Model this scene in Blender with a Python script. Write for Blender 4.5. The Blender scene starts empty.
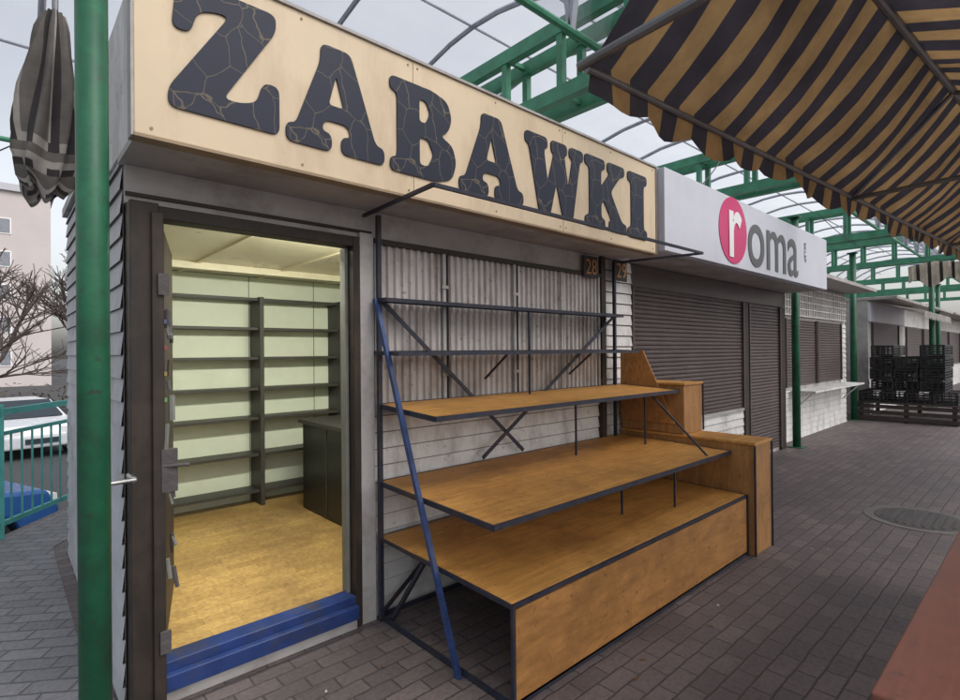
import bpy, math, random
from mathutils import Vector, Matrix
random.seed(7)
S=bpy.context.scene
S.view_settings.view_transform='Standard'
S.view_settings.look='None'
S.view_settings.exposure=0
# ---------------------------------------------------------------- materials
def M(name,col,rough=.6,metal=0,var=.2,scale=6,bump=0,bscale=60,stretch=(1,1,1),dirt=None,dscale=1.5,damt=.5,spec=.4,dstretch=(1,1,1),speck=None):
    m=bpy.data.materials.new(name); m.use_nodes=True
    nt=m.node_tree; N=nt.nodes; L=nt.links
    b=N['Principled BSDF']; b.inputs['Roughness'].default_value=rough; b.inputs['Metallic'].default_value=metal
    b.inputs['Specular IOR Level'].default_value=spec
    tc=N.new('ShaderNodeTexCoord'); mp=N.new('ShaderNodeMapping'); mp.inputs['Scale'].default_value=stretch
    L.new(tc.outputs['Object'],mp.inputs['Vector'])
    n=N.new('ShaderNodeTexNoise'); n.inputs['Scale'].default_value=scale; n.inputs['Detail'].default_value=4; n.inputs['Roughness'].default_value=.68
    L.new(mp.outputs[0],n.inputs['Vector'])
    r=N.new('ShaderNodeValToRGB'); r.color_ramp.elements[0].position=.3; r.color_ramp.elements[1].position=.7
    r.color_ramp.elements[0].color=[c*(1-var) for c in col]+[1]
    r.color_ramp.elements[1].color=[min(1,c*(1+var)) for c in col]+[1]
    L.new(n.outputs['Fac'],r.inputs['Fac']); out=r.outputs['Color']
    def layer(out,c,sc,amt,st,lo=.48,hi=.72):
        mp2=N.new('ShaderNodeMapping'); mp2.inputs['Scale'].default_value=st; mp2.inputs['Location'].default_value=(3.1,1.7,sc); L.new(tc.outputs['Object'],mp2.inputs['Vector'])
        n2=N.new('ShaderNodeTexNoise'); n2.inputs['Scale'].default_value=sc; n2.inputs['Detail'].default_value=5; n2.inputs['Roughness'].default_value=.72
        L.new(mp2.outputs[0],n2.inputs['Vector'])
        r2=N.new('ShaderNodeValToRGB'); r2.color_ramp.elements[0].position=lo; r2.color_ramp.elements[1].position=hi
        r2.color_ramp.elements[0].color=(0,0,0,1); r2.color_ramp.elements[1].color=(amt,amt,amt,1)
        L.new(n2.outputs['Fac'],r2.inputs['Fac'])
        mx=N.new('ShaderNodeMixRGB'); mx.inputs[2].default_value=list(c)+[1]
        L.new(r2.outputs['Color'],mx.inputs[0]); L.new(out,mx.inputs[1]); return mx.outputs[0]
    if dirt: out=layer(out,dirt,dscale,damt,dstretch)
    if speck: out=layer(out,speck,22,.8,(1,1,1),.60,.68)
    L.new(out,b.inputs['Base Color'])
    rr=N.new('ShaderNodeMapRange'); rr.inputs['To Min'].default_value=max(0,rough-.12); rr.inputs['To Max'].default_value=min(1,rough+.12)
    L.new(n.outputs['Fac'],rr.inputs['Value']); L.new(rr.outputs[0],b.inputs['Roughness'])
    if bump:
        n3=N.new('ShaderNodeTexNoise'); n3.inputs['Scale'].default_value=bscale; n3.inputs['Detail'].default_value=3
        L.new(mp.outputs[0],n3.inputs['Vector'])
        bp=N.new('ShaderNodeBump'); bp.inputs['Strength'].default_value=bump; bp.inputs['Distance'].default_value=.01
        L.new(n3.outputs['Fac'],bp.inputs['Height']); L.new(bp.outputs[0],b.inputs['Normal'])
    return m
def brickM(name,c1,c2,mort,bw,rh,ms=.006,rough=.7,bump=.5,rot=0,stain=(.05,.05,.05),offs=.5,samt=.5):
    m=bpy.data.materials.new(name); m.use_nodes=True
    nt=m.node_tree; N=nt.nodes; L=nt.links; b=N['Principled BSDF']
    tc=N.new('ShaderNodeTexCoord'); mp=N.new('ShaderNodeMapping'); mp.inputs['Rotation'].default_value=(0,0,rot)
    L.new(tc.outputs['Object'],mp.inputs['Vector'])
    nw=N.new('ShaderNodeTexNoise'); nw.inputs['Scale'].default_value=9; L.new(tc.outputs['Object'],nw.inputs['Vector'])
    ad=N.new('ShaderNodeVectorMath'); ad.operation='MULTIPLY_ADD'; ad.inputs[1].default_value=(.014,.014,0)
    L.new(nw.outputs['Color'],ad.inputs[0]); L.new(mp.outputs[0],ad.inputs[2])
    br=N.new('ShaderNodeTexBrick'); br.offset=offs
    br.inputs['Scale'].default_value=1; br.inputs['Brick Width'].default_value=bw; br.inputs['Row Height'].default_value=rh
    br.inputs['Mortar Size'].default_value=ms; br.inputs['Mortar Smooth'].default_value=.6; br.inputs['Bias'].default_value=0
    br.inputs['Color1'].default_value=list(c1)+[1]; br.inputs['Color2'].default_value=list(c2)+[1]; br.inputs['Mortar'].default_value=list(mort)+[1]
    L.new(ad.outputs[0],br.inputs['Vector'])
    n=N.new('ShaderNodeTexNoise'); n.inputs['Scale'].default_value=.9; n.inputs['Detail'].default_value=7; n.inputs['Roughness'].default_value=.72
    L.new(tc.outputs['Object'],n.inputs['Vector'])
    r=N.new('ShaderNodeValToRGB'); r.color_ramp.elements[0].position=.38; r.color_ramp.elements[1].position=.72
    r.color_ramp.elements[0].color=(0,0,0,1); r.color_ramp.elements[1].color=(samt,samt,samt,1)
    L.new(n.outputs['Fac'],r.inputs['Fac'])
    mx=N.new('ShaderNodeMixRGB'); mx.inputs[2].default_value=list(stain)+[1]
    L.new(r.outputs[0],mx.inputs[0]); L.new(br.outputs['Color'],mx.inputs[1])
    nf=N.new('ShaderNodeTexNoise'); nf.inputs['Scale'].default_value=45; nf.inputs['Detail'].default_value=5
    L.new(tc.outputs['Object'],nf.inputs['Vector'])
    mr=N.new('ShaderNodeMapRange'); mr.inputs['To Min'].default_value=.55; mr.inputs['To Max'].default_value=1.45
    L.new(nf.outputs['Fac'],mr.inputs['Value'])
    ml=N.new('ShaderNodeVectorMath'); ml.operation='MULTIPLY'
    L.new(mx.outputs[0],ml.inputs[0]); L.new(mr.outputs[0],ml.inputs[1])
    L.new(ml.outputs[0],b.inputs['Base Color'])
    mr2=N.new('ShaderNodeMapRange'); mr2.inputs['To Min'].default_value=rough+.2; mr2.inputs['To Max'].default_value=rough-.25
    L.new(n.outputs['Fac'],mr2.inputs['Value']); L.new(mr2.outputs[0],b.inputs['Roughness'])
    sb=N.new('ShaderNodeMath'); sb.operation='SUBTRACT'; L.new(nf.outputs['Fac'],sb.inputs[0]); L.new(br.outputs['Fac'],sb.inputs[1])
    bp=N.new('ShaderNodeBump'); bp.inputs['Strength'].default_value=bump; bp.inputs['Distance'].default_value=.006
    L.new(sb.outputs[0],bp.inputs['Height']); L.new(bp.outputs[0],b.inputs['Normal'])
    return m
def emitM(name,col,st):
    m=bpy.data.materials.new(name); m.use_nodes=True; b=m.node_tree.nodes['Principled BSDF']
    b.inputs['Base Color'].default_value=list(col)+[1]; b.inputs['Emission Color'].default_value=list(col)+[1]; b.inputs['Emission Strength'].default_value=st
    return m
def fabricM(name,col,trans=.45,var=.25,dk=.45):
    m=M(name,col,rough=.9,var=var,scale=5,dirt=[c*dk for c in col],dscale=2.5,damt=.6)
    nt=m.node_tree; N=nt.nodes; L=nt.links; b=N['Principled BSDF']; o=N['Material Output']
    t=N.new('ShaderNodeBsdfTranslucent'); src=b.inputs['Base Color'].links[0].from_socket; L.new(src,t.inputs['Color'])
    mx=N.new('ShaderNodeMixShader'); mx.inputs[0].default_value=trans
    L.new(b.outputs[0],mx.inputs[1]); L.new(t.outputs[0],mx.inputs[2]); L.new(mx.outputs[0],o.inputs['Surface'])
    return m
def glazeM():
    m=bpy.data.materials.new('polycarbonate'); m.use_nodes=True; nt=m.node_tree; N=nt.nodes; L=nt.links
    N.remove(N['Principled BSDF']); o=N['Material Output']
    tr=N.new('ShaderNodeBsdfTransparent')
    tc=N.new('ShaderNodeTexCoord'); n=N.new('ShaderNodeTexNoise'); n.inputs['Scale'].default_value=1.1; n.inputs['Detail'].default_value=3
    L.new(tc.outputs['Object'],n.inputs['Vector'])
    r=N.new('ShaderNodeValToRGB'); r.color_ramp.elements[0].position=.3; r.color_ramp.elements[1].position=.7
    r.color_ramp.elements[0].color=(.90,.90,.92,1); r.color_ramp.elements[1].color=(.98,.98,.98,1)
    L.new(n.outputs['Fac'],r.inputs[0]); L.new(r.outputs[0],tr.inputs[0])
    tl=N.new('ShaderNodeBsdfTranslucent'); tl.inputs[0].default_value=(.9,.9,.92,1)
    mx=N.new('ShaderNodeMixShader'); mx.inputs[0].default_value=.14; L.new(tr.outputs[0],mx.inputs[1]); L.new(tl.outputs[0],mx.inputs[2])
    L.new(mx.outputs[0],o.inputs['Surface']); return m
def woodM(name,col,dark,stretch=(1.2,12,12),rough=.5,dmg=.7):
    return M(name,col,rough=rough,var=.27,scale=3,stretch=stretch,bump=.15,bscale=12,dirt=dark,dscale=3.2,damt=dmg,speck=[c*.4 for c in col])
def tileM():
    m=bpy.data.materials.new('black_crackle'); m.use_nodes=True; nt=m.node_tree; N=nt.nodes; L=nt.links; b=N['Principled BSDF']
    tc=N.new('ShaderNodeTexCoord'); v=N.new('ShaderNodeTexVoronoi'); v.feature='DISTANCE_TO_EDGE'; v.inputs['Scale'].default_value=7.5
    n=N.new('ShaderNodeTexNoise'); n.inputs['Scale'].default_value=12; L.new(tc.outputs['Object'],n.inputs['Vector'])
    ad=N.new('ShaderNodeVectorMath'); ad.operation='MULTIPLY_ADD'; ad.inputs[1].default_value=(.04,.04,.04)
    L.new(n.outputs['Color'],ad.inputs[0]); L.new(tc.outputs['Object'],ad.inputs[2]); L.new(ad.outputs[0],v.inputs['Vector'])
    r=N.new('ShaderNodeValToRGB'); r.color_ramp.elements[0].position=.005; r.color_ramp.elements[1].position=.015
    r.color_ramp.elements[0].color=(.14,.115,.08,1); r.color_ramp.elements[1].color=(.022,.026,.045,1)
    L.new(v.outputs['Distance'],r.inputs[0]); L.new(r.outputs[0],b.inputs['Base Color']); b.inputs['Roughness'].default_value=.5
    b.inputs['Specular IOR Level'].default_value=.25
    return m
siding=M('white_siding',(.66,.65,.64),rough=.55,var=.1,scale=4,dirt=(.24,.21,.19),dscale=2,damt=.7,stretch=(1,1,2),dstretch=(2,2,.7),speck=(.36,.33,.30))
gap=M('siding_gap_shade_dirt',(.13,.115,.10),rough=.8)  # dark lap colour: painted shade below each board, plus dirt in the gaps
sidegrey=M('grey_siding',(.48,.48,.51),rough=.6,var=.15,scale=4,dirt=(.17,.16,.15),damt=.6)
headerm=M('header_panel',(.42,.40,.39),rough=.6,var=.14,scale=3,dirt=(.17,.14,.12),dscale=3,damt=.65)
corr=M('corrugated_panel',(.54,.50,.485),rough=.5,var=.14,scale=3,stretch=(3,3,.6),dirt=(.2,.15,.12),dscale=3,damt=.75,dstretch=(1.5,1.5,.5),speck=(.22,.15,.11))
shutm=M('brown_shutter',(.085,.062,.062),rough=.45,var=.25,scale=4,stretch=(1,1,8),dirt=(.13,.105,.10),dscale=2,damt=.5)
signm=M('sign_cream',(.68,.545,.375),rough=.5,var=.06,scale=1.6,dirt=(.46,.34,.22),dscale=1.8,damt=.6,dstretch=(2,2,.7))
signw=M('sign_white',(.60,.61,.68),rough=.45,var=.05,scale=2,dirt=(.4,.4,.42),dscale=1,damt=.3)
edgem=M('sign_edge',(.3,.22,.14),rough=.6)
black=tileM()
steel=M('dark_blue_steel',(.022,.026,.045),rough=.45,var=.4,scale=14,dirt=(.09,.05,.03),dscale=10,damt=.5)
blue=M('blue_paint',(.03,.06,.17),rough=.4,var=.35,scale=12,dirt=(.02,.02,.03),dscale=6,damt=.8)
bluestep=M('blue_step',(.02,.045,.17),rough=.45,var=.3,scale=8,dirt=(.06,.06,.07),dscale=5,damt=.9)
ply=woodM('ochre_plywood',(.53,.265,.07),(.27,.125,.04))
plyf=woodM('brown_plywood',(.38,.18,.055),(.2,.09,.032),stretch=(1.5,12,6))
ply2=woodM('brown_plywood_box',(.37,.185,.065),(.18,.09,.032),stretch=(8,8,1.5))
dkw=M('dark_wood',(.028,.021,.017),rough=.55,var=.3,scale=3,stretch=(14,14,1),dirt=(.085,.055,.038),dscale=3)
rackm=M('rack_dark',(.05,.047,.043),rough=.5)
cntm=M('counter_black',(.014,.014,.013),rough=.35)
rackw=M('rack_grey',(.2,.2,.18),rough=.5)
intw=M('interior_wall',(.74,.78,.64),rough=.5,var=.05,scale=2,dirt=(.6,.6,.45),dscale=1.5,damt=.4)
ceil=M('interior_ceiling',(.68,.62,.45),rough=.3,var=.1,scale=2)
lino=brickM('parquet_lino',(.64,.42,.15),(.50,.32,.11),(.36,.22,.07),.3,.075,.002,rough=.4,bump=.1,stain=(.17,.09,.04),samt=.85)
green=M('green_paint',(.015,.11,.055),rough=.45,var=.25,scale=9,dirt=(.02,.05,.03),dscale=6,damt=.7,speck=(.04,.05,.04))
teal=M('teal_paint',(.06,.25,.15),rough=.45,var=.2,scale=6,dirt=(.03,.10,.06),dscale=3,damt=.5)
fencem=M('fence_paint',(.07,.33,.31),rough=.5)
pipe=M('pale_pipe',(.36,.38,.44),rough=.5)
galv=M('galvanised_tube',(.2,.2,.21),rough=.4,metal=.6)
pav=brickM('paving',(.19,.150,.147),(.130,.105,.106),(.062,.052,.052),.19,.095,.006,rough=.6,stain=(.07,.058,.059),samt=.8)
pavl=brickM('grey_paving',(.23,.225,.24),(.17,.168,.178),(.08,.08,.08),.2,.1,.008,rough=.62,rot=.6,stain=(.10,.10,.105))
asph=M('asphalt',(.06,.06,.063),rough=.8,bump=.5,bscale=80)
conc=M('concrete',(.17,.16,.155),rough=.8,bump=.3)
yel=fabricM('awning_yellow',(.42,.265,.12),.5,dk=.55); blk=fabricM('awning_black',(.065,.06,.075),.35)
clb=fabricM('cloth_black',(.04,.036,.036),.1); clw=fabricM('cloth_grey',(.42,.39,.36),.3)
clg=fabricM('cloth_darkgrey',(.15,.135,.125),.2)
clc=fabricM('cloth_beige',(.5,.45,.38),.3)
redt=M('red_table_paint',(.20,.075,.052),rough=.4,var=.2,scale=4,stretch=(1,10,10),dirt=(.11,.05,.038),damt=.7,speck=(.1,.06,.05))
plas=M('black_plastic',(.02,.02,.022),rough=.5)
iron=M('cast_iron',(.09,.08,.08),rough=.6,bump=.6,bscale=40)
pink=M('logo_pink',(.58,.03,.15),rough=.4,var=.05); whitep=M('white_vinyl',(.8,.8,.8),rough=.4,var=.03); greyp=M('grey_vinyl',(.09,.09,.1),rough=.4,var=.05)
orangep=M('number_orange',(.4,.2,.08),rough=.5)
metal=M('brushed_metal',(.5,.5,.5),rough=.3,metal=.9)
glaze=glazeM()
# ---------------------------------------------------------------- mesh builder
class MB:
    def __init__(s): s.v=[]; s.f=[]; s.m=[]; s.mats=[]
    def mi(s,m):
        if m not in s.mats: s.mats.append(m)
        return s.mats.index(m)
    def poly(s,pts,m):
        n=len(s.v); s.v+= [tuple(p) for p in pts]; s.f.append(list(range(n,n+len(pts)))); s.m.append(s.mi(m))
    def box(s,x0,x1,y0,y1,z0,z1,m):
        s.hexa([(x0,y0,z0),(x1,y0,z0),(x1,y1,z0),(x0,y1,z0)],[(x0,y0,z1),(x1,y0,z1),(x1,y1,z1),(x0,y1,z1)],m)
    def hexa(s,a,b,m):
        n=len(s.v); k=len(a); s.v+=[tuple(p) for p in a]+[tuple(p) for p in b]; i=s.mi(m)
        s.f.append([n+j for j in range(k)][::-1]); s.m.append(i)
        s.f.append([n+k+j for j in range(k)]); s.m.append(i)
        for j in range(k):
            s.f.append([n+j,n+(j+1)%k,n+k+(j+1)%k,n+k+j]); s.m.append(i)
    def beam(s,p,q,w,h,m):
        p=Vector(p);q=Vector(q);d=(q-p).normalized()
        up=Vector((0,0,1)) if abs(d.z)<.95 else Vector((1,0,0))
        r=d.cross(up).normalized()*w/2; u=r.cross(d).normalized()*h/2
        s.hexa([p-r-u,p+r-u,p+r+u,p-r+u],[q-r-u,q+r-u,q+r+u,q-r+u],m)
    def tube(s,p,q,r,m,n=10,r2=None):
        p=Vector(p);q=Vector(q);d=(q-p).normalized(); r2=r if r2 is None else r2
        up=Vector((0,0,1)) if abs(d.z)<.95 else Vector((1,0,0))
        a=d.cross(up).normalized(); b=a.cross(d)
        c=[(math.cos(2*math.pi*i/n),math.sin(2*math.pi*i/n)) for i in range(n)]
        s.hexa([p+(a*x+b*y)*r for x,y in c],[q+(a*x+b*y)*r2 for x,y in c],m)
    def path(s,pts,r,m,n=6):
        for a,b in zip(pts,pts[1:]): s.tube(a,b,r,m,n)
    def build(s,name,parent=None,bevel=0,smooth=False,solid=0):
        me=bpy.data.meshes.new(name); me.from_pydata(s.v,[],s.f); 
        for m in s.mats: me.materials.append(m)
        for i,p in enumerate(me.polygons): p.material_index=s.m[i]; p.use_smooth=smooth
        me.update()
        import bmesh
        bm=bmesh.new(); bm.from_mesh(me)
        if smooth: bmesh.ops.remove_doubles(bm,verts=bm.verts,dist=1e-5)
        bmesh.ops.recalc_face_normals(bm,faces=bm.faces); bm.to_mesh(me); bm.free()
        o=bpy.data.objects.new(name,me); S.collection.objects.link(o)
        if parent: o.parent=parent
        if bevel:
            b=o.modifiers.new('b','BEVEL'); b.width=bevel; b.segments=2; b.limit_method='ANGLE'
        if solid:
            b=o.modifiers.new('s','SOLIDIFY'); b.thickness=solid
        return o
def E(name):
    o=bpy.data.objects.new(name,None); S.collection.objects.link(o); return o
def lap(mb,x0,x1,z0,z1,y,m,pitch=.1,dep=.016):
    z=z0
    while z<z1-.001:
        zt=min(z+pitch,z1)
        j=random.uniform(-.001,.001)
        mb.poly([(x0,y-dep+j,z),(x1,y-dep-j,z),(x1,y-.002,zt),(x0,y-.002,zt)],m)
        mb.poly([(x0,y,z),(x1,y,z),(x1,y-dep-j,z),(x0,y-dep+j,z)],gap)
        mb.poly([(x0,y-.0035,zt-.008),(x1,y-.0035,zt-.008),(x1,y-.0028,zt),(x0,y-.0028,zt)],gap)  # dark strip paints the shade of the board above, with gap dirt
        z=zt
def lapx(mb,y0,y1,z0,z1,x,m,pitch=.1,dep=.014):
    z=z0
    while z<z1-.001:
        zt=min(z+pitch,z1)
        mb.poly([(x-dep,y0,z),(x-dep,y1,z),(x-.002,y1,zt),(x-.002,y0,zt)],m)
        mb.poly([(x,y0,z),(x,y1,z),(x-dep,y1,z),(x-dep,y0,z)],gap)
        z=zt
def slats(mb,x0,x1,z0,z1,y,m,pitch=.045):
    z=z0
    while z<z1-.001:
        zt=min(z+pitch,z1); h=zt-z
        pr=[(0,0),(-.010,.15),(-.013,.5),(-.010,.85),(0,1)]
        for (a,b),(c,d) in zip(pr,pr[1:]):
            mb.poly([(x0,y+a,z+h*b),(x1,y+a,z+h*b),(x1,y+c,z+h*d),(x0,y+c,z+h*d)],m)
        z=zt
# ================================================================ GROUND
f0=Vector((0,5.85)); fd=Vector((.57,.82)).normalized()
g=MB(); a=f0+fd*-60-Vector((.1,0)); b=f0+fd*90
g.hexa([(a.x,a.y,-1.35),(a.x,-90,-1.35),(160,-90,-1.35),(160,b.y,-1.35),(b.x,b.y,-1.35)],[(a.x,a.y,0),(a.x,-90,0),(160,-90,0),(160,b.y,0),(b.x,b.y,0)],pav)
g.build('market_pavement')
g=MB(); g.poly([(-400,-400,-1.2),(500,-400,-1.2),(500,500,-1.2),(-400,500,-1.2)],asph); g.build('ground')
g=MB(); p0=f0+fd*-8; p1=f0+fd*6
g.poly([(p0.x,p0.y-.1,.004),(p0.x+4.2,p0.y-.1,.004),(.30,1.9,.004),(.30,5.3,.004),(p1.x+.3,p1.y,.004),(p1.x,p1.y,.004)],pavl); g.build('side_pavement')
# ================================================================ KIOSK with ZABAWKI
K=E('market_kiosk')
D=2.65
w=MB()
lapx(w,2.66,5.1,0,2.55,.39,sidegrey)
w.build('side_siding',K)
w=MB()
w.box(.392,.44,2.70,5.1,0,2.55,headerm)
w.box(.44,4.26,5.0,5.1,0,2.4,headerm); w.box(4.2,4.28,2.7,5.0,0,2.4,headerm)
w.box(1.52,4.2,2.66,2.70,0,2.3,headerm)
w.box(.38,4.28,2.661,2.70,2.302,2.4,headerm)
w.build('walls',K)
w=MB()
w.box(.44,.445,2.72,4.99,.17,2.2,intw); w.box(.445,4.19,4.98,4.995,.17,2.2,intw)
w.box(4.19,4.198,2.72,4.98,.17,2.2,intw); w.box(1.53,4.18,2.703,2.71,.17,2.2,intw)
for xx in (1.05,1.68,2.3): w.box(xx,xx+.006,4.975,4.98,.17,2.2,rackw)
w.build('interior_walls',K)
w=MB(); w.box(.445,4.19,2.71,4.98,2.205,2.23,ceil); 
for xx in (1.1,1.75,2.4): w.box(xx,xx+.03,2.72,4.97,2.192,2.204,ceil)
w.box(.45,4.18,4.4,4.43,2.15,2.203,ceil)
w.build('ceiling',K)
w=MB(); w.box(.445,4.19,2.70,4.98,.1,.17,lino); w.build('floor',K)
w=MB()
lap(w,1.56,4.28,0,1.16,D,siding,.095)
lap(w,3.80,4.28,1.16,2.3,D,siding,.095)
w.build('front_siding',K)
w=MB(); w.box(.39,3.80,2.63,2.66,2.14,2.30,headerm); w.box(.39,1.56,2.615,2.63,2.17,2.185,dkw); w.build('header',K)
w=MB()
x=1.60; 
while x<3.74:
    pit=.052; pr=[(0,0),(.3,0),(.42,-.018),(.78,-.018),(.9,0),(1,0)]
    for (a,b),(c,d) in zip(pr,pr[1:]):
        w.poly([(x+pit*a,D-.006+b,1.19),(x+pit*c,D-.006+d,1.19),(x+pit*c,D-.006+d,2.12),(x+pit*a,D-.006+b,2.12)],corr)
    x+=pit
for xx in (1.585,2.08,2.72,3.25,3.74): w.box(xx-.012,xx+.012,2.612,2.64,1.17,2.13,headerm)
for xx in (2.10,2.74): w.box(xx,xx+.01,2.610,2.64,1.17,2.13,dkw)
w.box(1.57,3.76,2.605,2.645,2.12,2.15,dkw); w.box(1.57,3.76,2.60,2.645,1.165,1.19,headerm)
w.box(3.76,3.82,2.60,2.645,0,2.3,dkw)
for xx in (2.08,2.72,3.25):
    for zz in (1.35,1.9): w.box(xx-.025,xx+.025,2.603,2.611,zz,zz+.02,headerm)
w.build('corrugated_panels',K)
w=MB()
w.box(.395,.50,2.56,2.70,0,2.14,dkw); w.box(1.435,1.475,2.60,2.70,0,2.14,dkw); w.box(.50,1.435,2.60,2.70,2.085,2.14,dkw)
w.box(.47,.515,2.54,2.56,0,2.1,dkw); w.box(1.415,1.435,2.66,2.72,.17,2.085,rackw)
w.build('door_frame',K,bevel=.004)
w=MB(); w.box(1.475,1.56,2.60,2.66,0,2.168,headerm); w.build('frame_trim',K)
w=MB(); w.box(.50,1.435,2.585,2.70,.0,.095,headerm); w.box(.50,1.435,2.60,2.705,.097,.172,bluestep); w.box(.50,1.435,2.56,2.60,.06,.13,bluestep); w.build('threshold',K,bevel=.004)
w=MB(); w.hexa([(.505,2.72,.19),(.545,2.71,.19),(.735,3.43,.19),(.695,3.44,.19)],[(.505,2.72,2.07),(.545,2.71,2.07),(.735,3.43,2.07),(.695,3.44,2.07)],dkw)
w.box(.50,.56,2.535,2.56,.92,1.10,iron); w.tube((.50,2.545,1.03),(.60,2.51,1.03),.008,iron)
w.box(.49,.53,2.525,2.54,.25,.34,iron); w.box(.49,.53,2.525,2.54,1.75,1.84,iron)
random.seed(21)
for i in range(16):
    z=random.uniform(.55,1.7); x=random.uniform(.515,.545); l=random.uniform(.03,.11)
    w.tube((x,2.55,z),(x+random.uniform(-.01,.015),2.545,z-l),random.uniform(.004,.012),random.choice([iron,dkw,rackw]),6)
w.build('door_leaf',K)
w=MB(); w.tube((.395,2.60,1.0),(.395,2.50,1.0),.012,metal); w.tube((.40,2.50,1.0),(.30,2.49,1.0),.010,metal); w.build('door_handle',K)
w=MB()
for i,(c) in enumerate([(.12,.25,.10),(.3,.22,.07),(.25,.06,.05),(.08,.1,.2)]):
    z=1.3+i*.11; w.box(.512,.522,2.535,2.539,z,z+.018,M('sticker%d'%i,c,rough=.5))
w.build('stickers',K)
w=MB()
w.box(.37,4.05,2.325,2.66,2.302,2.33,headerm); w.box(.37,.40,2.32,3.3,2.33,2.92,siding); w.box(4.0,4.04,2.32,3.3,2.33,2.92,headerm)
w.box(.36,4.28,3.0,5.15,2.56,2.62,headerm); w.box(.40,4.0,2.6,3.02,2.33,2.6,headerm)
w.build('roof',K)
w=MB(); w.box(1.0,2.2,2.84,2.96,2.165,2.19,whitep); w.tube((1.03,2.90,2.152),(2.17,2.90,2.152),.012,emitM('tube_glow',(.97,1,.85),12)); w.build('ceiling_lamp',K)
ld=bpy.data.lights.new('lamp_light','AREA'); ld.shape='RECTANGLE'; ld.size=1.1; ld.size_y=.1; ld.energy=38; ld.color=(1,1,.86)
lo=bpy.data.objects.new('lamp_light',ld); lo.location=(1.6,2.90,2.13); lo.rotation_euler=(math.radians(28),0,0); S.collection.objects.link(lo); lo.parent=K
R=E('shelving_unit'); w=MB()
for xx in (.50,1.69,2.45,3.2): w.box(xx,xx+.035,4.72,4.97,.172,2.0,rackm)
for z in (.29,.61,.93,1.19,1.46,1.72,1.98):
    for a,b in ((.535,1.69),(1.725,2.45),(2.485,3.2)): w.box(a,b,4.76,4.965,z-.012,z+.012,rackm)
w.build('shelves',R,bevel=.002)
R=E('shop_counter'); w=MB(); w.box(1.93,2.45,3.05,4.40,.175,.90,cntm); w.box(1.90,2.48,3.02,4.43,.902,.935,rackm)
for yy in (3.5,3.95): w.box(1.924,1.93,yy,yy+.012,.2,.88,rackm)
w.build('body',R,bevel=.003)
# ================================================================ ZABAWKI SIGN
SG=E('shop_sign'); w=MB()
w.box(.365,4.05,2.262,2.32,2.312,3.02,signm); w.build('board',SG,bevel=.004)
w=MB(); w.box(.362,4.053,2.256,2.324,2.300,2.311,edgem); w.box(.355,.364,2.256,2.324,2.30,3.02,headerm); w.box(4.051,4.06,2.256,2.324,2.30,3.02,edgem)
w.box(.36,4.055,2.25,2.33,3.021,3.035,headerm)
for xx in (1.6,2.83): w.box(xx,xx+.003,2.2605,2.262,2.313,3.02,edgem)
for xx in (.42,1.0,1.57,1.63,2.2,2.8,2.86,3.4,4.0):
    for zz in (2.34,2.99): w.tube((xx,2.259,zz),(xx,2.262,zz),.006,edgem,8)
w.build('edging',SG)
GL={'Z':([(.08,1),(.97,1),(.97,.86),(.46,.17),(.62,.17),(.78,.22),(.84,.40),(1,.40),(1,0),(0,0),(0,.14),(.52,.83),(.40,.83),(.24,.78),(.18,.60),(.03,.60)],[]),
'A':([(.33,1),(.63,1),(.90,.18),(1,.16),(1,0),(.53,0),(.53,.16),(.63,.18),(.60,.29),(.36,.29),(.33,.18),(.43,.16),(.43,0),(0,0),(0,.16),(.09,.18),(.33,.84)],[[(.48,.74),(.56,.44),(.40,.44)]]),
'B':([(0,1),(.62,1),(.86,.94),(.93,.76),(.87,.60),(.74,.53),(.94,.45),(1,.27),(.93,.07),(.68,0),(0,0),(0,.14),(.10,.16),(.10,.84),(0,.86)],[[(.42,.86),(.52,.86),(.59,.74),(.52,.61),(.42,.61)],[(.42,.44),(.55,.44),(.64,.29),(.55,.14),(.42,.14)]]),
'W':([(0,1),(.36,1),(.36,.86),(.30,.84),(.36,.42),(.47,.82),(.42,.86),(.42,1),(.70,1),(.70,.86),(.65,.84),(.72,.42),(.80,.84),(.74,.86),(.74,1),(1,1),(1,.86),(.94,.84),(.80,0),(.62,0),(.51,.45),(.40,0),(.22,0),(.06,.84),(0,.86)],[]),
'K':([(0,1),(.46,1),(.46,.86),(.37,.84),(.37,.6),(.58,.84),(.52,.86),(.52,1),(.95,1),(.95,.86),(.84,.84),(.60,.57),(.88,.16),(1,.14),(1,0),(.56,0),(.56,.14),(.62,.16),(.43,.42),(.37,.36),(.37,.16),(.46,.14),(.46,0),(0,0),(0,.14),(.1,.16),(.1,.84),(0,.86)],[]),
'I':([(0,1),(1,1),(1,.86),(.83,.84),(.83,.16),(1,.14),(1,0),(0,0),(0,.14),(.17,.16),(.17,.84),(0,.86)],[])}
def rnd(pts,r):
    out=[];n=len(pts)
    for i in range(n):
        p=Vector(pts[i]);a=Vector(pts[i-1]);b=Vector(pts[(i+1)%n])
        da=(a-p);db=(b-p);ra=min(r,da.length*.45);rb=min(r,db.length*.45)
        A=p+da.normalized()*ra;B=p+db.normalized()*rb
        for t in (0,.25,.5,.75,1): out.append(A*(1-t)**2+p*2*t*(1-t)+B*t*t)
    return out
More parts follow.
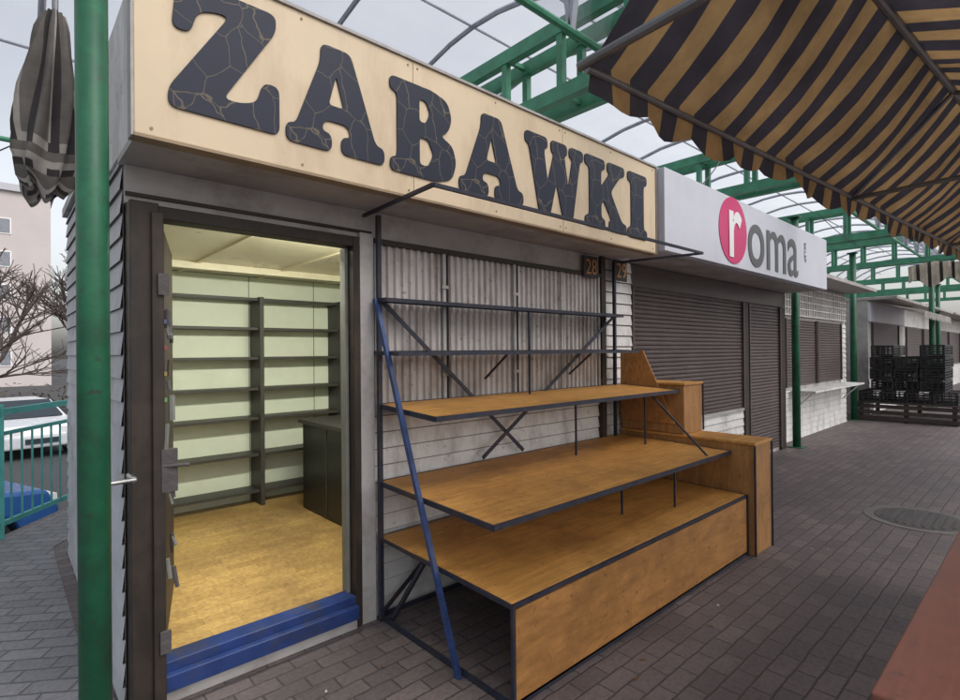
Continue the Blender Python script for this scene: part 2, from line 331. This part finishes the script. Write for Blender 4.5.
for i,(ch,x0,x1,z0,z1) in enumerate([('Z',.475,.895,2.44,2.95),('A',.925,1.42,2.43,2.915),('B',1.455,1.885,2.42,2.90),('A',1.905,2.43,2.41,2.895),('W',2.45,3.05,2.40,2.90),('K',3.07,3.60,2.395,2.905),('I',3.62,3.90,2.39,2.905)]):
    cu=bpy.data.curves.new('letter','CURVE'); cu.dimensions='2D'; cu.fill_mode='BOTH'; cu.extrude=.003; cu.bevel_depth=.001
    o_,hs=GL[ch]
    for pl,r in [(o_,.035)]+[(h,.022) for h in hs]:
        q=rnd([(x*(x1-x0),y*(z1-z0)) for x,y in pl],r)
        sp=cu.splines.new('POLY'); sp.points.add(len(q)-1); sp.use_cyclic_u=True
        for k,p in enumerate(q): sp.points[k].co=(p.x,p.y,0,1)
    cu.materials.append(black)
    o=bpy.data.objects.new('letter_%d'%i,cu); S.collection.objects.link(o); o.parent=SG
    o.rotation_euler=(math.pi/2,0,0); o.location=(x0,2.257,z0)
# ================================================================ DISPLAY STAND
T=E('display_stand'); w=MB(); X0,X1=1.58,4.02
def shelf(mb,yf,yb,zf,zb,m,th=.018,x0=X0,x1=X1):
    mb.hexa([(x0,yf,zf-th),(x1,yf,zf-th),(x1,yb,zb-th),(x0,yb,zb-th)],[(x0,yf,zf),(x1,yf,zf),(x1,yb,zb),(x0,yb,zb)],m)
shelf(w,2.07,2.59,1.18,1.21,ply); shelf(w,1.664,2.59,.745,.775,ply); shelf(w,1.56,2.59,.44,.465,ply)
w.build('plywood_shelves',T,bevel=.002)
w=MB()
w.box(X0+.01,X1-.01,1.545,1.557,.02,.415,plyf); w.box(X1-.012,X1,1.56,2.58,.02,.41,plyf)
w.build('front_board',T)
w=MB()
def rim(yf,yb,zf,zb,x0=X0,x1=X1,h=.026):
    for p,q in (((x0,yf,zf),(x1,yf,zf)),((x0,yf,zf),(x0,yb,zb)),((x1,yf,zf),(x1,yb,zb)),((x0,yb,zb),(x1,yb,zb))):
        w.beam(p,q,.010,h,steel)
rim(2.064,2.595,1.170,1.200); rim(1.658,2.595,.734,.764); rim(1.55,2.595,.43,.455,h=.02)
rim(1.55,2.595,.018,.018,h=.026)
w.beam((X0,1.546,.0),(X0,1.546,.44),.016,.016,steel); w.beam((X1+.002,1.546,.0),(X1+.002,1.546,.44),.016,.016,steel)
rim(2.36,2.595,1.492,1.5,x0=1.56,x1=3.92,h=.022); rim(2.47,2.595,1.79,1.795,x0=1.56,x1=3.88,h=.022)
for xx in (1.575,3.90): w.beam((xx,2.57,0),(xx,2.57,2.27),.024,.024,steel)
w.box(1.56,3.92,2.372,2.585,1.498,1.502,steel); w.box(1.56,3.88,2.482,2.585,1.796,1.80,steel)
for p,q in (((1.50,2.6,2.262),(1.46,1.91,2.262)),((1.46,1.91,2.262),(4.10,1.89,2.262)),((4.10,1.89,2.262),(3.95,2.6,2.262))):
    w.beam(p,q,.016,.018,steel)
w.beam((1.60,2.575,1.79),(2.75,2.575,.80),.008,.025,steel); w.beam((2.35,2.565,.80),(3.88,2.565,1.79),.008,.025,steel)
w.beam((1.60,2.575,.05),(2.1,2.575,.42),.008,.025,steel)
for xx,y,a,b in ((2.72,2.48,1.2,1.79),(3.0,2.3,.75,1.18),(3.75,2.2,.74,1.16),(2.95,1.9,.45,.73),(3.35,1.75,.44,.72)): w.beam((xx,y,a),(xx,y,b),.012,.012,steel)
for xx in (2.4,3.3): 
    w.beam((xx,2.59,1.32),(xx,2.38,1.48),.012,.012,steel)
w.beam((3.70,2.12,1.16),(3.72,1.68,.73),.012,.012,steel)
w.build('steel_frame',T)
w=MB()
w.beam((1.552,2.57,1.80),(1.552,1.87,.0),.024,.024,blue); w.beam((1.60,2.5,.02),(1.60,2.2,.42),.02,.02,steel)
w.build('blue_strut',T)
B=E('wooden_cabinet'); w=MB()
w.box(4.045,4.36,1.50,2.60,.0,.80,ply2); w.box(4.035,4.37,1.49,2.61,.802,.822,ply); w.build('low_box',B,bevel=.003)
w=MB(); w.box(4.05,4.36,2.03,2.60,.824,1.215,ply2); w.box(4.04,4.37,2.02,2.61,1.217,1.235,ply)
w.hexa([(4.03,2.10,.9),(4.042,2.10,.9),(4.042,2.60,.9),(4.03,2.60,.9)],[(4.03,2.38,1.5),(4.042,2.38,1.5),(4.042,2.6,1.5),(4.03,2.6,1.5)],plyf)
w.build('upper_box',B,bevel=.003)
w=MB(); 
for (x,y,a,b) in ((4.037,1.492,0,.8),(4.368,1.492,0,.8),(4.368,2.022,.83,1.215)): w.box(x-.006,x+.006,y-.006,y+.006,a,b,steel)
w.build('metal_edges',B)
def text(s,name,loc,size,mat,parent,rot=(math.pi/2,0,0),ext=.002,w=None,h=None,off=0):
    c=bpy.data.curves.new(name,'FONT'); c.body=s; c.size=size; c.extrude=ext; c.offset=off; c.materials.append(mat)
    o=bpy.data.objects.new(name,c); S.collection.objects.link(o); o.rotation_euler=rot; o.location=loc
    bpy.context.view_layer.update()
    d=o.dimensions
    sx=w/d.x if w else 1; sy=h/d.y if h else 1
    o.scale=(sx,sy,1)
    if parent: o.parent=parent
    return o
for nm,x,y in (('28',3.50,2.59),('29',3.88,2.55)):
    P=E('number_plate'); w=MB(); w.box(x,x+.19,y,y+.008,2.10,2.28,dkw); w.build('plate',P); text(nm,'digits',(x+.02,y-.003,2.13),.18,orangep,P,w=.15,h=.125)
# ================================================================ ROMA KIOSK and others
def kiosk(x0,x1,y,items,zt=2.35,fascia=None,back=5.1):
    k=E('market_kiosk'); w=MB()
    w.box(x0,x1,y+.04,back,0,zt,headerm); w.box(x0-.02,x1+.02,y-.5,back+.05,zt+.002,zt+.06,headerm)
    w.build('body',k)
    w=MB()
    for it in items:
        t,a,b,c,d=it[:5]
        if t=='shut': 
            slats(w,a+.03,b-.03,c,d,y+.03,shutm); w.box(a,a+.03,y-.01,y+.04,c,d,shutm); w.box(b-.03,b,y-.01,y+.04,c,d,shutm)
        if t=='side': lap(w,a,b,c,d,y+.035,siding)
        if t=='panel': w.box(a,b,y+.0,y+.039,c,d,it[5])
        if t=='grid':
            w.box(a,b,y+.01,y+.039,c,d,headerm)
            n=int((b-a)/.12)
            for i in range(n+1): w.box(a+i*.12,a+i*.12+.02,y-.004,y+.01,c,d,siding)
            for j in range(int((d-c)/.12)+1): w.box(a,b,y-.009,y-.004,c+j*.12,c+j*.12+.02,siding)
        if t=='counter': 
            w.box(a,b,y-.35,y,c,c+.03,siding)
            for xx in (a+.1,b-.1): w.beam((xx,y-.3,c),(xx,y,c-.3),.02,.02,siding)
    w.build('front',k)
    return k
kiosk(4.30,8.85,2.80,[('side',4.3,4.52,0,2.34),('shut',4.55,7.25,.74,2.12),('side',4.52,7.3,0,.72),('panel',4.52,8.8,2.13,2.34,shutm),('panel',7.28,7.40,0,2.12,dkw),('shut',7.42,8.60,.05,2.12),('panel',8.62,8.80,0,2.12,dkw),('panel',4.55,7.25,.70,.735,headerm)])
kiosk(9.15,12.9,2.95,[('side',9.15,12.9,0,.82),('shut',9.3,10.9,.88,2.0),('shut',10.95,12.5,.88,2.0),('counter',9.5,12.6,.80,.80),('grid',9.15,12.8,2.05,2.6),('side',12.5,12.9,.82,2.0)],zt=2.62)
kiosk(14.6,18.6,2.9,[('side',14.6,18.6,0,.8),('shut',14.9,17.8,.85,2.1),('panel',14.6,18.6,2.12,2.55,signw)],zt=2.6)
kiosk(18.9,24,2.95,[('side',18.9,24,0,.8),('shut',19.2,21.8,.3,2.1),('shut',22,23.8,.85,2.1),('panel',18.9,24,2.12,2.6,siding)],zt=2.65)
kiosk(24.3,31,2.9,[('side',24.3,31,0,.8),('shut',24.6,27,.3,2.1),('shut',27.3,30.5,.85,2.1),('panel',24.3,31,2.12,2.6,headerm)],zt=2.65)
kiosk(31.3,45,2.2,[('side',31.3,45,0,.8),('shut',32,44,.85,2.1)],zt=2.65)
RS=E('shop_sign'); w=MB(); w.box(4.18,8.80,2.25,2.31,2.35,3.06,signw); w.box(4.17,8.81,2.311,2.34,2.34,3.07,pipe); w.build('board',RS,bevel=.003)
w=MB(); n=48; cx,cz,r=5.57,2.72,.34
w.hexa([(cx+r*math.cos(2*math.pi*i/n),2.249,cz+r*math.sin(2*math.pi*i/n)) for i in range(n)],[(cx+r*math.cos(2*math.pi*i/n),2.243,cz+r*math.sin(2*math.pi*i/n)) for i in range(n)],pink); w.build('logo_disc',RS)
text('r','letter_r',(5.41,2.238,2.46),.7,whitep,RS,h=.48,w=.31,off=.012)
text('oma','letters_oma',(5.92,2.245,2.42),.7,greyp,RS,w=1.60,h=.47,off=.004)
text('SKLEP','small_text',(7.80,2.245,2.90),.1,greyp,RS,rot=(math.pi/2,math.pi/2,0),ext=.001)
# ================================================================ POLES, TRUSSES, ROOF
def pole(x,y,r,h):
    p=E('steel_pole'); w=MB(); w.tube((x,y,0),(x,y,h),r,green,20)
    w.box(x-r*1.9,x+r*1.9,y-r*1.9,y+r*1.9,0,.012,green); w.box(x-r*1.4,x+r*1.4,y-r*1.4,y+r*1.4,h,h+.02,green)
    o=w.build('shaft',p,smooth=False)
    for f in o.data.polygons: f.use_smooth=len(f.vertices)==4 and abs(f.normal.z)<.1
pole(.235,2.2,.047,3.55); pole(9.0,2.72,.055,3.5); pole(13.3,2.93,.06,3.5); pole(17.6,2.2,.06,3.5); pole(22,2.6,.06,3.5); pole(26.5,2.2,.06,3.5)
for i,x in enumerate((3.5,7.4,12.2,16.6,21,26,31)):
    t=E('roof_truss'); w=MB(); z0,z1=3.66,4.22
    for xx in (x,x+.28):
        w.beam((xx,-2.4,z0),(xx,8,z0),.08,.12,teal); w.beam((xx,-2.4,z1),(xx,8,z1),.08,.12,teal)
        y=-2.4
        while y<8: w.beam((xx,y,z0),(xx,y,z1),.06,.06,teal); y+=.65
    y=-2.4
    while y<8: w.beam((x,y,z0),(x+.28,y,z0),.04,.04,teal); w.beam((x,y,z1),(x+.28,y,z1),.04,.04,teal); y+=.65
    w.build('lattice',t)
RF=E('glazed_vault_roof')
def vault(yc,hs,z0,rise,x0,x1,gut):
    w=MB(); n=18
    def P(i,x,o=0): 
        a=math.pi*i/n; return (x,yc-hs*math.cos(a),z0+(rise+o)*math.sin(a))
    x=x0
    while x<=x1+.01:
        w.path([P(i,x) for i in range(n+1)],.034,pipe,6); x+=1.45
    for i in (0,3,6,9,12,15,18):
        if i in (0,18): 
            if i in gut: w.tube(P(i,x0),P(i,x1),.03,teal,8)
        else: w.tube(P(i,x0),P(i,x1),.018,pipe,6)
    w.build('ribs',RF)
    w=MB()
    for i in range(n):
        a=P(i,x0,.04);b=P(i,x1,.04);c=P(i+1,x1,.04);d=P(i+1,x0,.04); w.poly([a,b,c,d],glaze)
    w.build('glazing',RF)
vault(-.1,2.6,3.95,1.6,-4,36,(0,)); vault(5.25,2.75,3.95,1.9,-4,36,(0,18))
# ================================================================ STRIPED AWNING
A=E('striped_awning'); O=Vector((1.44,1.03,2.44)); e=Vector((.997,-.077,0)); nn=Vector((-.077,-.997,0))
w=MB(); LEN=9.0; st=.105; sub=2; cols=int(LEN/st)*sub; ds=st/sub
def C(s,k):
    if k<=1:
        p=O+e*s+nn*(.47*k)+Vector((0,0,.48*k-.05*math.sin(math.pi*k)))
    else:
        q=k-1; p=O+e*s+nn*(.47+1.5*q)+Vector((0,0,.48-.45*q-.06*math.sin(math.pi*q)))
    p.z+=.014*math.sin(s*5.1+k*2)+.008*math.sin(s*13+k*5)+.012*math.sin(s*2.1)*k-.02*abs(math.sin(s*math.pi/2.4))*(1-abs(1-k))
    return p
ks=[0,.2,.4,.6,.8,1,1.15,1.3,1.5,1.7,2]
for c in range(cols):
    m=blk if (c//sub)%2==0 else yel
    for a,b in zip(ks,ks[1:]):
        w.poly([C(c*ds,a),C((c+1)*ds,a),C((c+1)*ds,b),C(c*ds,b)],m)
    s0,s1=c*ds,(c+1)*ds
    def V(s,j):
        p=C(s,0); dz=.085+.04*abs(math.sin(math.pi*s/.315))+.012*math.sin(s*3.7); return p+Vector((0,0,-dz*j))+nn*(-.012*j+.018*math.sin(s*9)*j+.008*math.sin(s*23)*j)
    for j in (0,.5): w.poly([V(s0,j),V(s1,j),V(s1,j+.5),V(s0,j+.5)],m)
w.build('canvas',A,smooth=True)
w=MB()
def AP(s,d,z): return O+e*s+nn*d+Vector((0,0,z))
w.tube(AP(-.02,0,-.02),AP(LEN,0,-.02),.013,galv); w.tube(AP(-.02,-.03,.0),AP(-.02,2.0,.0),.017,galv)
w.tube(AP(0,.47,.44),AP(LEN,.47,.44),.018,galv); w.tube(AP(0,1.97,-.02),AP(LEN,1.97,-.02),.018,galv)
for s in (2.4,4.8,7.2): 
    w.tube(AP(s,0,-.03),AP(s,1.97,-.03),.013,galv); w.tube(AP(s,0,-.03),AP(s,.47,.43),.012,galv); w.tube(AP(s,.47,.43),AP(s,1.97,-.04),.012,galv)
for s in (0,4.8,8.9): w.tube(AP(s,1.97,-2.44),AP(s,1.97,-.02),.02,galv)
w.build('frame',A)
TB=E('market_table'); w=MB(); w.box(1.40,4.4,-.62,.285,.722,.752,redt); w.box(1.44,4.36,-.58,.25,.64,.72,redt)
for x in (1.5,2.9,4.28):
    for y in (-.54,.2): w.box(x-.03,x+.03,y-.03,y+.03,0,.72,redt)
w.build('table',TB,bevel=.004)
H=E('manhole_cover'); w=MB()
def disc(x,y,r,z0,z1,m,n=40): w.hexa([(x+r*math.cos(2*math.pi*i/n),y+r*math.sin(2*math.pi*i/n),z0) for i in range(n)],[(x+r*math.cos(2*math.pi*i/n),y+r*math.sin(2*math.pi*i/n),z1) for i in range(n)],m)
disc(5.95,.84,.40,-.02,.005,conc); disc(5.95,.84,.32,-.02,.009,iron)
for i in range(-4,5):
    L_=math.sqrt(.28**2-(i*.06)**2)
    w.box(5.95-L_,5.95+L_,.84+i*.06-.012,.84+i*.06+.012,.009,.014,iron)
w.build('cover',H)
PF=E('wooden_platform'); w=MB(); brw=M('weathered_timber',(.06,.045,.04),rough=.8,var=.3)
for z in (.03,.15,.27): 
    w.box(13.35,13.38,1.28,2.9,z,z+.075,brw); w.box(13.38,15.0,1.28,1.31,z,z+.075,brw)
for y in (1.32,2.05,2.8):
    for x in (13.39,14.9): w.box(x,x+.07,y,y+.07,0,.36,brw)
for i in range(13): w.box(13.34+i*.128,13.34+i*.128+.11,1.27,2.91,.365,.39,brw)
w.build('deck',PF)
CR=E('plastic_crate_stack')
def crate_mesh():
    w=MB(); a,b,h=.58,.38,.22
    w.box(0,a,0,b,0,.012,plas)
    for x in (0,a-.03):
        for y in (0,b-.03): w.box(x,x+.03,y,y+.03,.012,h,plas)
    for z in (.02,.07,.12,.17,.2):
        w.box(.03,a-.03,0,.012,z,z+.02 if z<.2 else h+.004,plas); w.box(.03,a-.03,b-.012,b,z,z+.02 if z<.2 else h+.004,plas)
        w.box(0,.012,.03,b-.03,z,z+.02 if z<.2 else h+.004,plas); w.box(a-.012,a,.03,b-.03,z,z+.02 if z<.2 else h+.004,plas)
    for i in range(1,6):
        xx=a*i/6; w.box(xx,xx+.014,.001,.010,.012,.2,plas); w.box(xx,xx+.014,b-.010,b-.001,.012,.2,plas)
    for i in range(1,4):
        yy=b*i/4; w.box(.001,.010,yy,yy+.014,.012,.2,plas)
    return w.build('crate',CR)
c0=crate_mesh(); first=True
random.seed(5)
for lvl in range(5):
    for j in range(4 if lvl<1 else 3):
        for i in range(2):
            if lvl==4 and j==1: continue
            o=c0 if first else bpy.data.objects.new('crate',c0.data)
            if not first: S.collection.objects.link(o); o.parent=CR
            first=False
            o.location=(13.42+i*.62+(.06 if lvl>0 else 0)+random.uniform(-.03,.03),1.30+(.2 if lvl>0 else 0)+j*.40+random.uniform(-.01,.01),.392+lvl*.236)
FA=E('white_awning'); w=MB()
for c in range(40):
    s=14.7+c*.1
    P=lambda s,k:(s,2.85-.9*k,2.55-.25*k+.01*math.sin(s*9))
    w.poly([P(s,0),P(s+.1,0),P(s+.1,1),P(s,1)],clw)
    zz=lambda s:2.30+.01*math.sin(s*9)-.12-.05*abs(math.sin(s*math.pi/.3))
    w.poly([P(s,1),P(s+.1,1),(s+.1,1.95,zz(s+.1)),(s,1.95,zz(s))],clw)
w.build('canvas',FA)
FA=E('draped_awning'); w=MB()
for c in range(24):
    def Q(c,k):
        y=1.15+c*.05; return (15.5+.06*math.sin(c*1.7)+k*.1,y,3.45-.02*abs(c-15)*.4-k*(.45+.12*math.sin(c*.5)))
    for k in (0,.5): w.poly([Q(c,k),Q(c+1,k),Q(c+1,k+.5),Q(c,k+.5)],clc if c%4 else clb)
w.build('canvas',FA)
U=E('folded_umbrella'); w=MB(); ux,uy=.185,2.95; n=64; prof=[(3.0,.03),(2.93,.05),(2.80,.065),(2.62,.085),(2.46,.095),(2.34,.10),(2.25,.085),(2.20,.06)]
rings=[]
for j in range(22):
    t=j/21*(len(prof)-1); k=min(int(t),len(prof)-2); f=t-k
    z=prof[k][0]*(1-f)+prof[k+1][0]*f; r=prof[k][1]*(1-f)+prof[k+1][1]*f
    ring=[]
    for i in range(n):
        a=2*math.pi*i/n; rr=r*(1+.22*math.sin(a*7+j*.22)+.13*math.sin(a*3-j*.3)+.08*math.sin(a*13+j*.6))
        zz=z+.03*math.sin(a*2+1)*(j/21)+(.03*math.sin(a*5) if j>=18 else 0); ring.append((ux+rr*math.cos(a)-.04*(3.0-z)/.8,uy+rr*math.sin(a),zz))
    rings.append(ring)
for j in range(len(rings)-1):
    for i in range(n):
        A1=(i//4)%2; B1=j%3==0
        if j<13: m=(clg if A1 else clb) if not (i%12==0) else clw
        else: m=clw if (B1 or (A1 and j%3==1)) else (clb if j%3==1 else clg)
        w.poly([rings[j][i],rings[j][(i+1)%n],rings[j+1][(i+1)%n],rings[j+1][i]],m)
w.build('cloth',U,smooth=True)
w=MB(); w.tube((ux,uy,2.9),(ux+.01,uy,4.0),.012,galv); w.build('shaft',U)
G=E('string_lights'); w=MB(); pts=[]
for i in range(25):
    t=i/24; pts.append((-1.6+2.0*t,3.9+.2*t,2.75-.55*math.sin(math.pi*t)+.3*t))
w.path(pts,.004,plas,5)
wb=emitM('bulb_warm',(1,.5,.1),8); gb=emitM('bulb_green',(.1,1,.3),5)
for i in range(1,24,2):
    x,y,z=pts[i]; w.tube((x,y,z-.02),(x,y,z),.01,plas,6); 
    w.tube((x,y,z-.055),(x,y,z-.02),.02,gb if i%6==3 else wb,8,.01)
w.build('cable_and_bulbs',G)
CB=E('overhead_cable'); w=MB()
def cable(p,q,sag,r=.006):
    p=Vector(p);q=Vector(q); w.path([p.lerp(q,t/14)+Vector((0,0,-sag*math.sin(math.pi*t/14))) for t in range(15)],r,plas,5)
cable((3.95,2.35,3.0),(5.9,2.4,3.75),.35); cable((9,2.4,3.5),(13.3,2.4,3.45),.15); cable((-3,6,3.6),(.2,2.3,3.5),.2)
cable((1.0,2.29,3.045),(4.1,2.35,3.08),.0,.005)
w.build('cable',CB)
# ================================================================ FENCE
F=E('metal_fence'); w=MB()
def fp(s,z): p=f0+fd*s; return (p.x,p.y,z)
s=-8
while s<8:
    w.beam(fp(s,0),fp(s,1.10),.05,.05,fencem)
    w.beam(fp(s,1.04),fp(s+2,1.04),.04,.05,fencem); w.beam(fp(s,.86),fp(s+2,.86),.03,.03,fencem); w.beam(fp(s,.12),fp(s+2,.12),.03,.04,fencem)
    k=.12
    while k<2: w.beam(fp(s+k,.12),fp(s+k,.86),.016,.016,fencem); k+=.125
    s+=2
w.build('railing',F)
def car(loc,rot,col):
    c=E('parked_car'); pm=M('car_paint',col,rough=.25,var=.03); gm=M('car_glass',(.03,.04,.05),rough=.1,var=.05); tm=M('tyre',(.02,.02,.02),rough=.8)
    lm=M('headlamp',(.7,.7,.7),rough=.15)
    w=MB(); pr=[(-2.1,.3),(-2.15,.75),(-2.0,.95),(-1.0,1.0),(1.0,1.0),(2.0,.88),(2.15,.62),(2.1,.3),(1.75,.28),(1.65,.55),(1.3,.68),(.95,.55),(.85,.26),(-.85,.26),(-.95,.55),(-1.3,.68),(-1.65,.55),(-1.75,.28)]
    w.hexa([(x,-.86,z) for x,z in pr],[(x,.86,z) for x,z in pr],pm); w.build('body',c,bevel=.05)
    w=MB()
    w.hexa([(-1.75,-.8,.97),(1.15,-.8,.97),(1.15,.8,.97),(-1.75,.8,.97)],[(-1.35,-.6,1.45),(.3,-.6,1.45),(.3,.6,1.45),(-1.35,.6,1.45)],pm); w.build('cabin',c,bevel=.05)
    w=MB()
    w.poly([(1.13,-.68,1.02),(1.13,.68,1.02),(.38,.54,1.44),(.38,-.54,1.44)],gm); w.poly([(-1.74,-.68,1.02),(-1.74,.68,1.02),(-1.40,.54,1.42),(-1.40,-.54,1.42)],gm)
    for sg in (-1,1):
        for a,b in ((-1.5,-.45),(-.38,.85)):
            w.poly([(a,sg*.805,1.02),(b,sg*.805,1.02),(min(b,.28) if b>0 else b,sg*.628,1.41),(max(a,-1.3),sg*.628,1.41)],gm)
    o=w.build('windows',c,solid=.02)
    w=MB()
    for x in (-1.3,1.3):
        for y in (-.78,.78): w.tube((x,y-.1,.32),(x,y+.1,.32),.32,tm,20); w.tube((x,y-.11,.32),(x,y+.11,.32),.18,lm,12)
    w.build('wheels',c)
    w=MB()
    for y in (-.62,.62): w.box(2.0,2.13,y-.2,y+.2,.66,.80,lm); w.box(-2.14,-2.0,y-.18,y+.18,.7,.85,pink)
    w.box(2.08,2.15,-.35,.35,.42,.55,gm); w.build('lights',c)
    c.location=loc; c.rotation_euler=(0,0,rot)
car((.45,20,-1.2),math.radians(-80),(.6,.62,.65)); car((-1.7,9.4,-1.2),math.radians(20),(.03,.10,.30)); car((-4,22,-1.2),math.radians(15),(.3,.05,.05)); car((4.2,24,-1.2),math.radians(80),(.2,.2,.22))
barkm=M('bark',(.09,.07,.065),rough=.9)
def tree(x,y,h,seed):
    random.seed(seed); w=MB()
    def br(p,d,l,r,dep):
        q=p; n=2 
        for i in range(n):
            d=(d+Vector([random.uniform(-.14,.14) for _ in range(3)])).normalized(); q2=q+d*l/n
            w.tube(q,q2,r*(1-.25*i/n),barkm,5,r*(1-.25*(i+1)/n)); q=q2
        if dep==0: return
        for i in range(3 if dep>3 else random.choice((2,3,3))):
            a=random.uniform(0,6.28); t=random.uniform(.35,.8)
            v=Vector((math.cos(a),math.sin(a),random.uniform(.1,.7))).normalized()
            nd=(d*(1-t)+v*t).normalized(); br(p+(q-p)*random.uniform(.6,1),nd,l*random.uniform(.62,.85),r*.6,dep-1)
        br(q,d,l*.75,r*.65,dep-1)
    br(Vector((x,y,-1.2)),Vector((0,0,1)),h*.27,h*.017,5)
    w.build('bare_tree')
tree(-.1,26,8.6,1); tree(-3.2,27,9,2); tree(3.5,31,9,4)
w=MB()
random.seed(9); hm=M('hedge_twigs',(.12,.10,.075),rough=.9,var=.4)
for i in range(2600):
    x=random.uniform(-14,12); y=33+random.uniform(-.7,.7); z=-1.2+random.uniform(0,1.5)*random.uniform(.5,1)
    a=random.uniform(0,6.28); r=random.uniform(.08,.22); t=Vector((math.cos(a),math.sin(a),random.uniform(-.3,1)))*r; u=Vector((-math.sin(a),math.cos(a),.4))*.04
    p=Vector((x,y,z)); w.poly([p-t,p+u,p+t,p-u],hm)
w.build('hedge')
bm1=M('pale_render',(.50,.45,.44),rough=.8,var=.06,scale=.3); bm2=M('grey_render',(.46,.46,.5),rough=.8,var=.06,scale=.3)
win=M('window_glass',(.2,.21,.24),rough=.2)
def block(x0,x1,y0,y1,h,m):
    b=E('apartment_building'); w=MB(); w.box(x0,x1,y0,y1,-1.2,h,m); w.box(x0-.3,x1+.3,y0-.3,y1+.3,h,h+.6,bm2); w.build('walls',b)
    w=MB(); z=.6
    while z<h-2:
        x=x0+1.2
        while x<x1-1.8:
            w.box(x,x+1.6,y0-.06,y0+.02,z,z+1.4,whitep); w.box(x+.08,x+.76,y0-.08,y0-.06,z+.08,z+1.32,win); w.box(x+.84,x+1.52,y0-.08,y0-.06,z+.08,z+1.32,win)
            x+=3
        y=y0+1.2
        while y<y1-1.8:
            w.box(x0-.06,x0+.02,y,y+1.6,z,z+1.4,win); y+=3
        z+=2.9
    w.build('windows',b)
block(-26,3.5,62,76,16,bm1); block(9,30,95,110,24,bm2); block(60,95,70,90,34,bm1)
w=MB(); random.seed(12); lf=M('dry_leaf',(.16,.09,.03),rough=.8); lp=M('paper_scrap',(.5,.5,.48),rough=.8)
for i in range(90):
    x=random.uniform(.8,10); y=random.uniform(.3,2.6); a=random.uniform(0,6.28); r=random.uniform(.006,.02)
    w.poly([(x+r*math.cos(a+k*1.57)*(1 if k%2 else .5),y+r*math.sin(a+k*1.57)*(1 if k%2 else .5),.006+.004*(k%2)) for k in range(4)],lf if i%5 else lp)
w.build('leaf_litter')
# ================================================================ LIGHT
W=bpy.data.worlds.new('World'); S.world=W; W.use_nodes=True; nt=W.node_tree; N=nt.nodes; L=nt.links
bg=N['Background']; sky=N.new('ShaderNodeTexSky'); sky.sky_type='NISHITA'; sky.sun_disc=False
sky.sun_elevation=math.radians(48); sky.sun_rotation=math.radians(160); sky.dust_density=4; sky.air_density=1.2
hs=N.new('ShaderNodeHueSaturation'); hs.inputs['Saturation'].default_value=.28; hs.inputs['Value'].default_value=1.55
L.new(sky.outputs[0],hs.inputs['Color']); L.new(hs.outputs[0],bg.inputs[0]); bg.inputs[1].default_value=.15
sl=bpy.data.lights.new('sun','SUN'); sl.energy=.5; sl.angle=math.radians(30); sl.color=(1,.98,.96)
so=bpy.data.objects.new('sun',sl); S.collection.objects.link(so)
el=math.radians(48); az=math.radians(160)
dirv=Vector((math.sin(az)*math.cos(el),math.cos(az)*math.cos(el),math.sin(el)))
so.rotation_euler=dirv.to_track_quat('Z','Y').to_euler()
# ================================================================ CAMERA
cd=bpy.data.cameras.new('camera'); co=bpy.data.objects.new('camera',cd); S.collection.objects.link(co); S.camera=co
cd.sensor_width=36; cd.lens=19.8; cd.clip_start=.05; cd.clip_end=1000
mt=Matrix.Rotation(math.radians(47.7-90),4,'Z')@Matrix.Rotation(math.radians(90.2),4,'X')@Matrix.Rotation(math.radians(-.5),4,'Z')
mt.translation=(0,0,1.5); co.matrix_world=mt
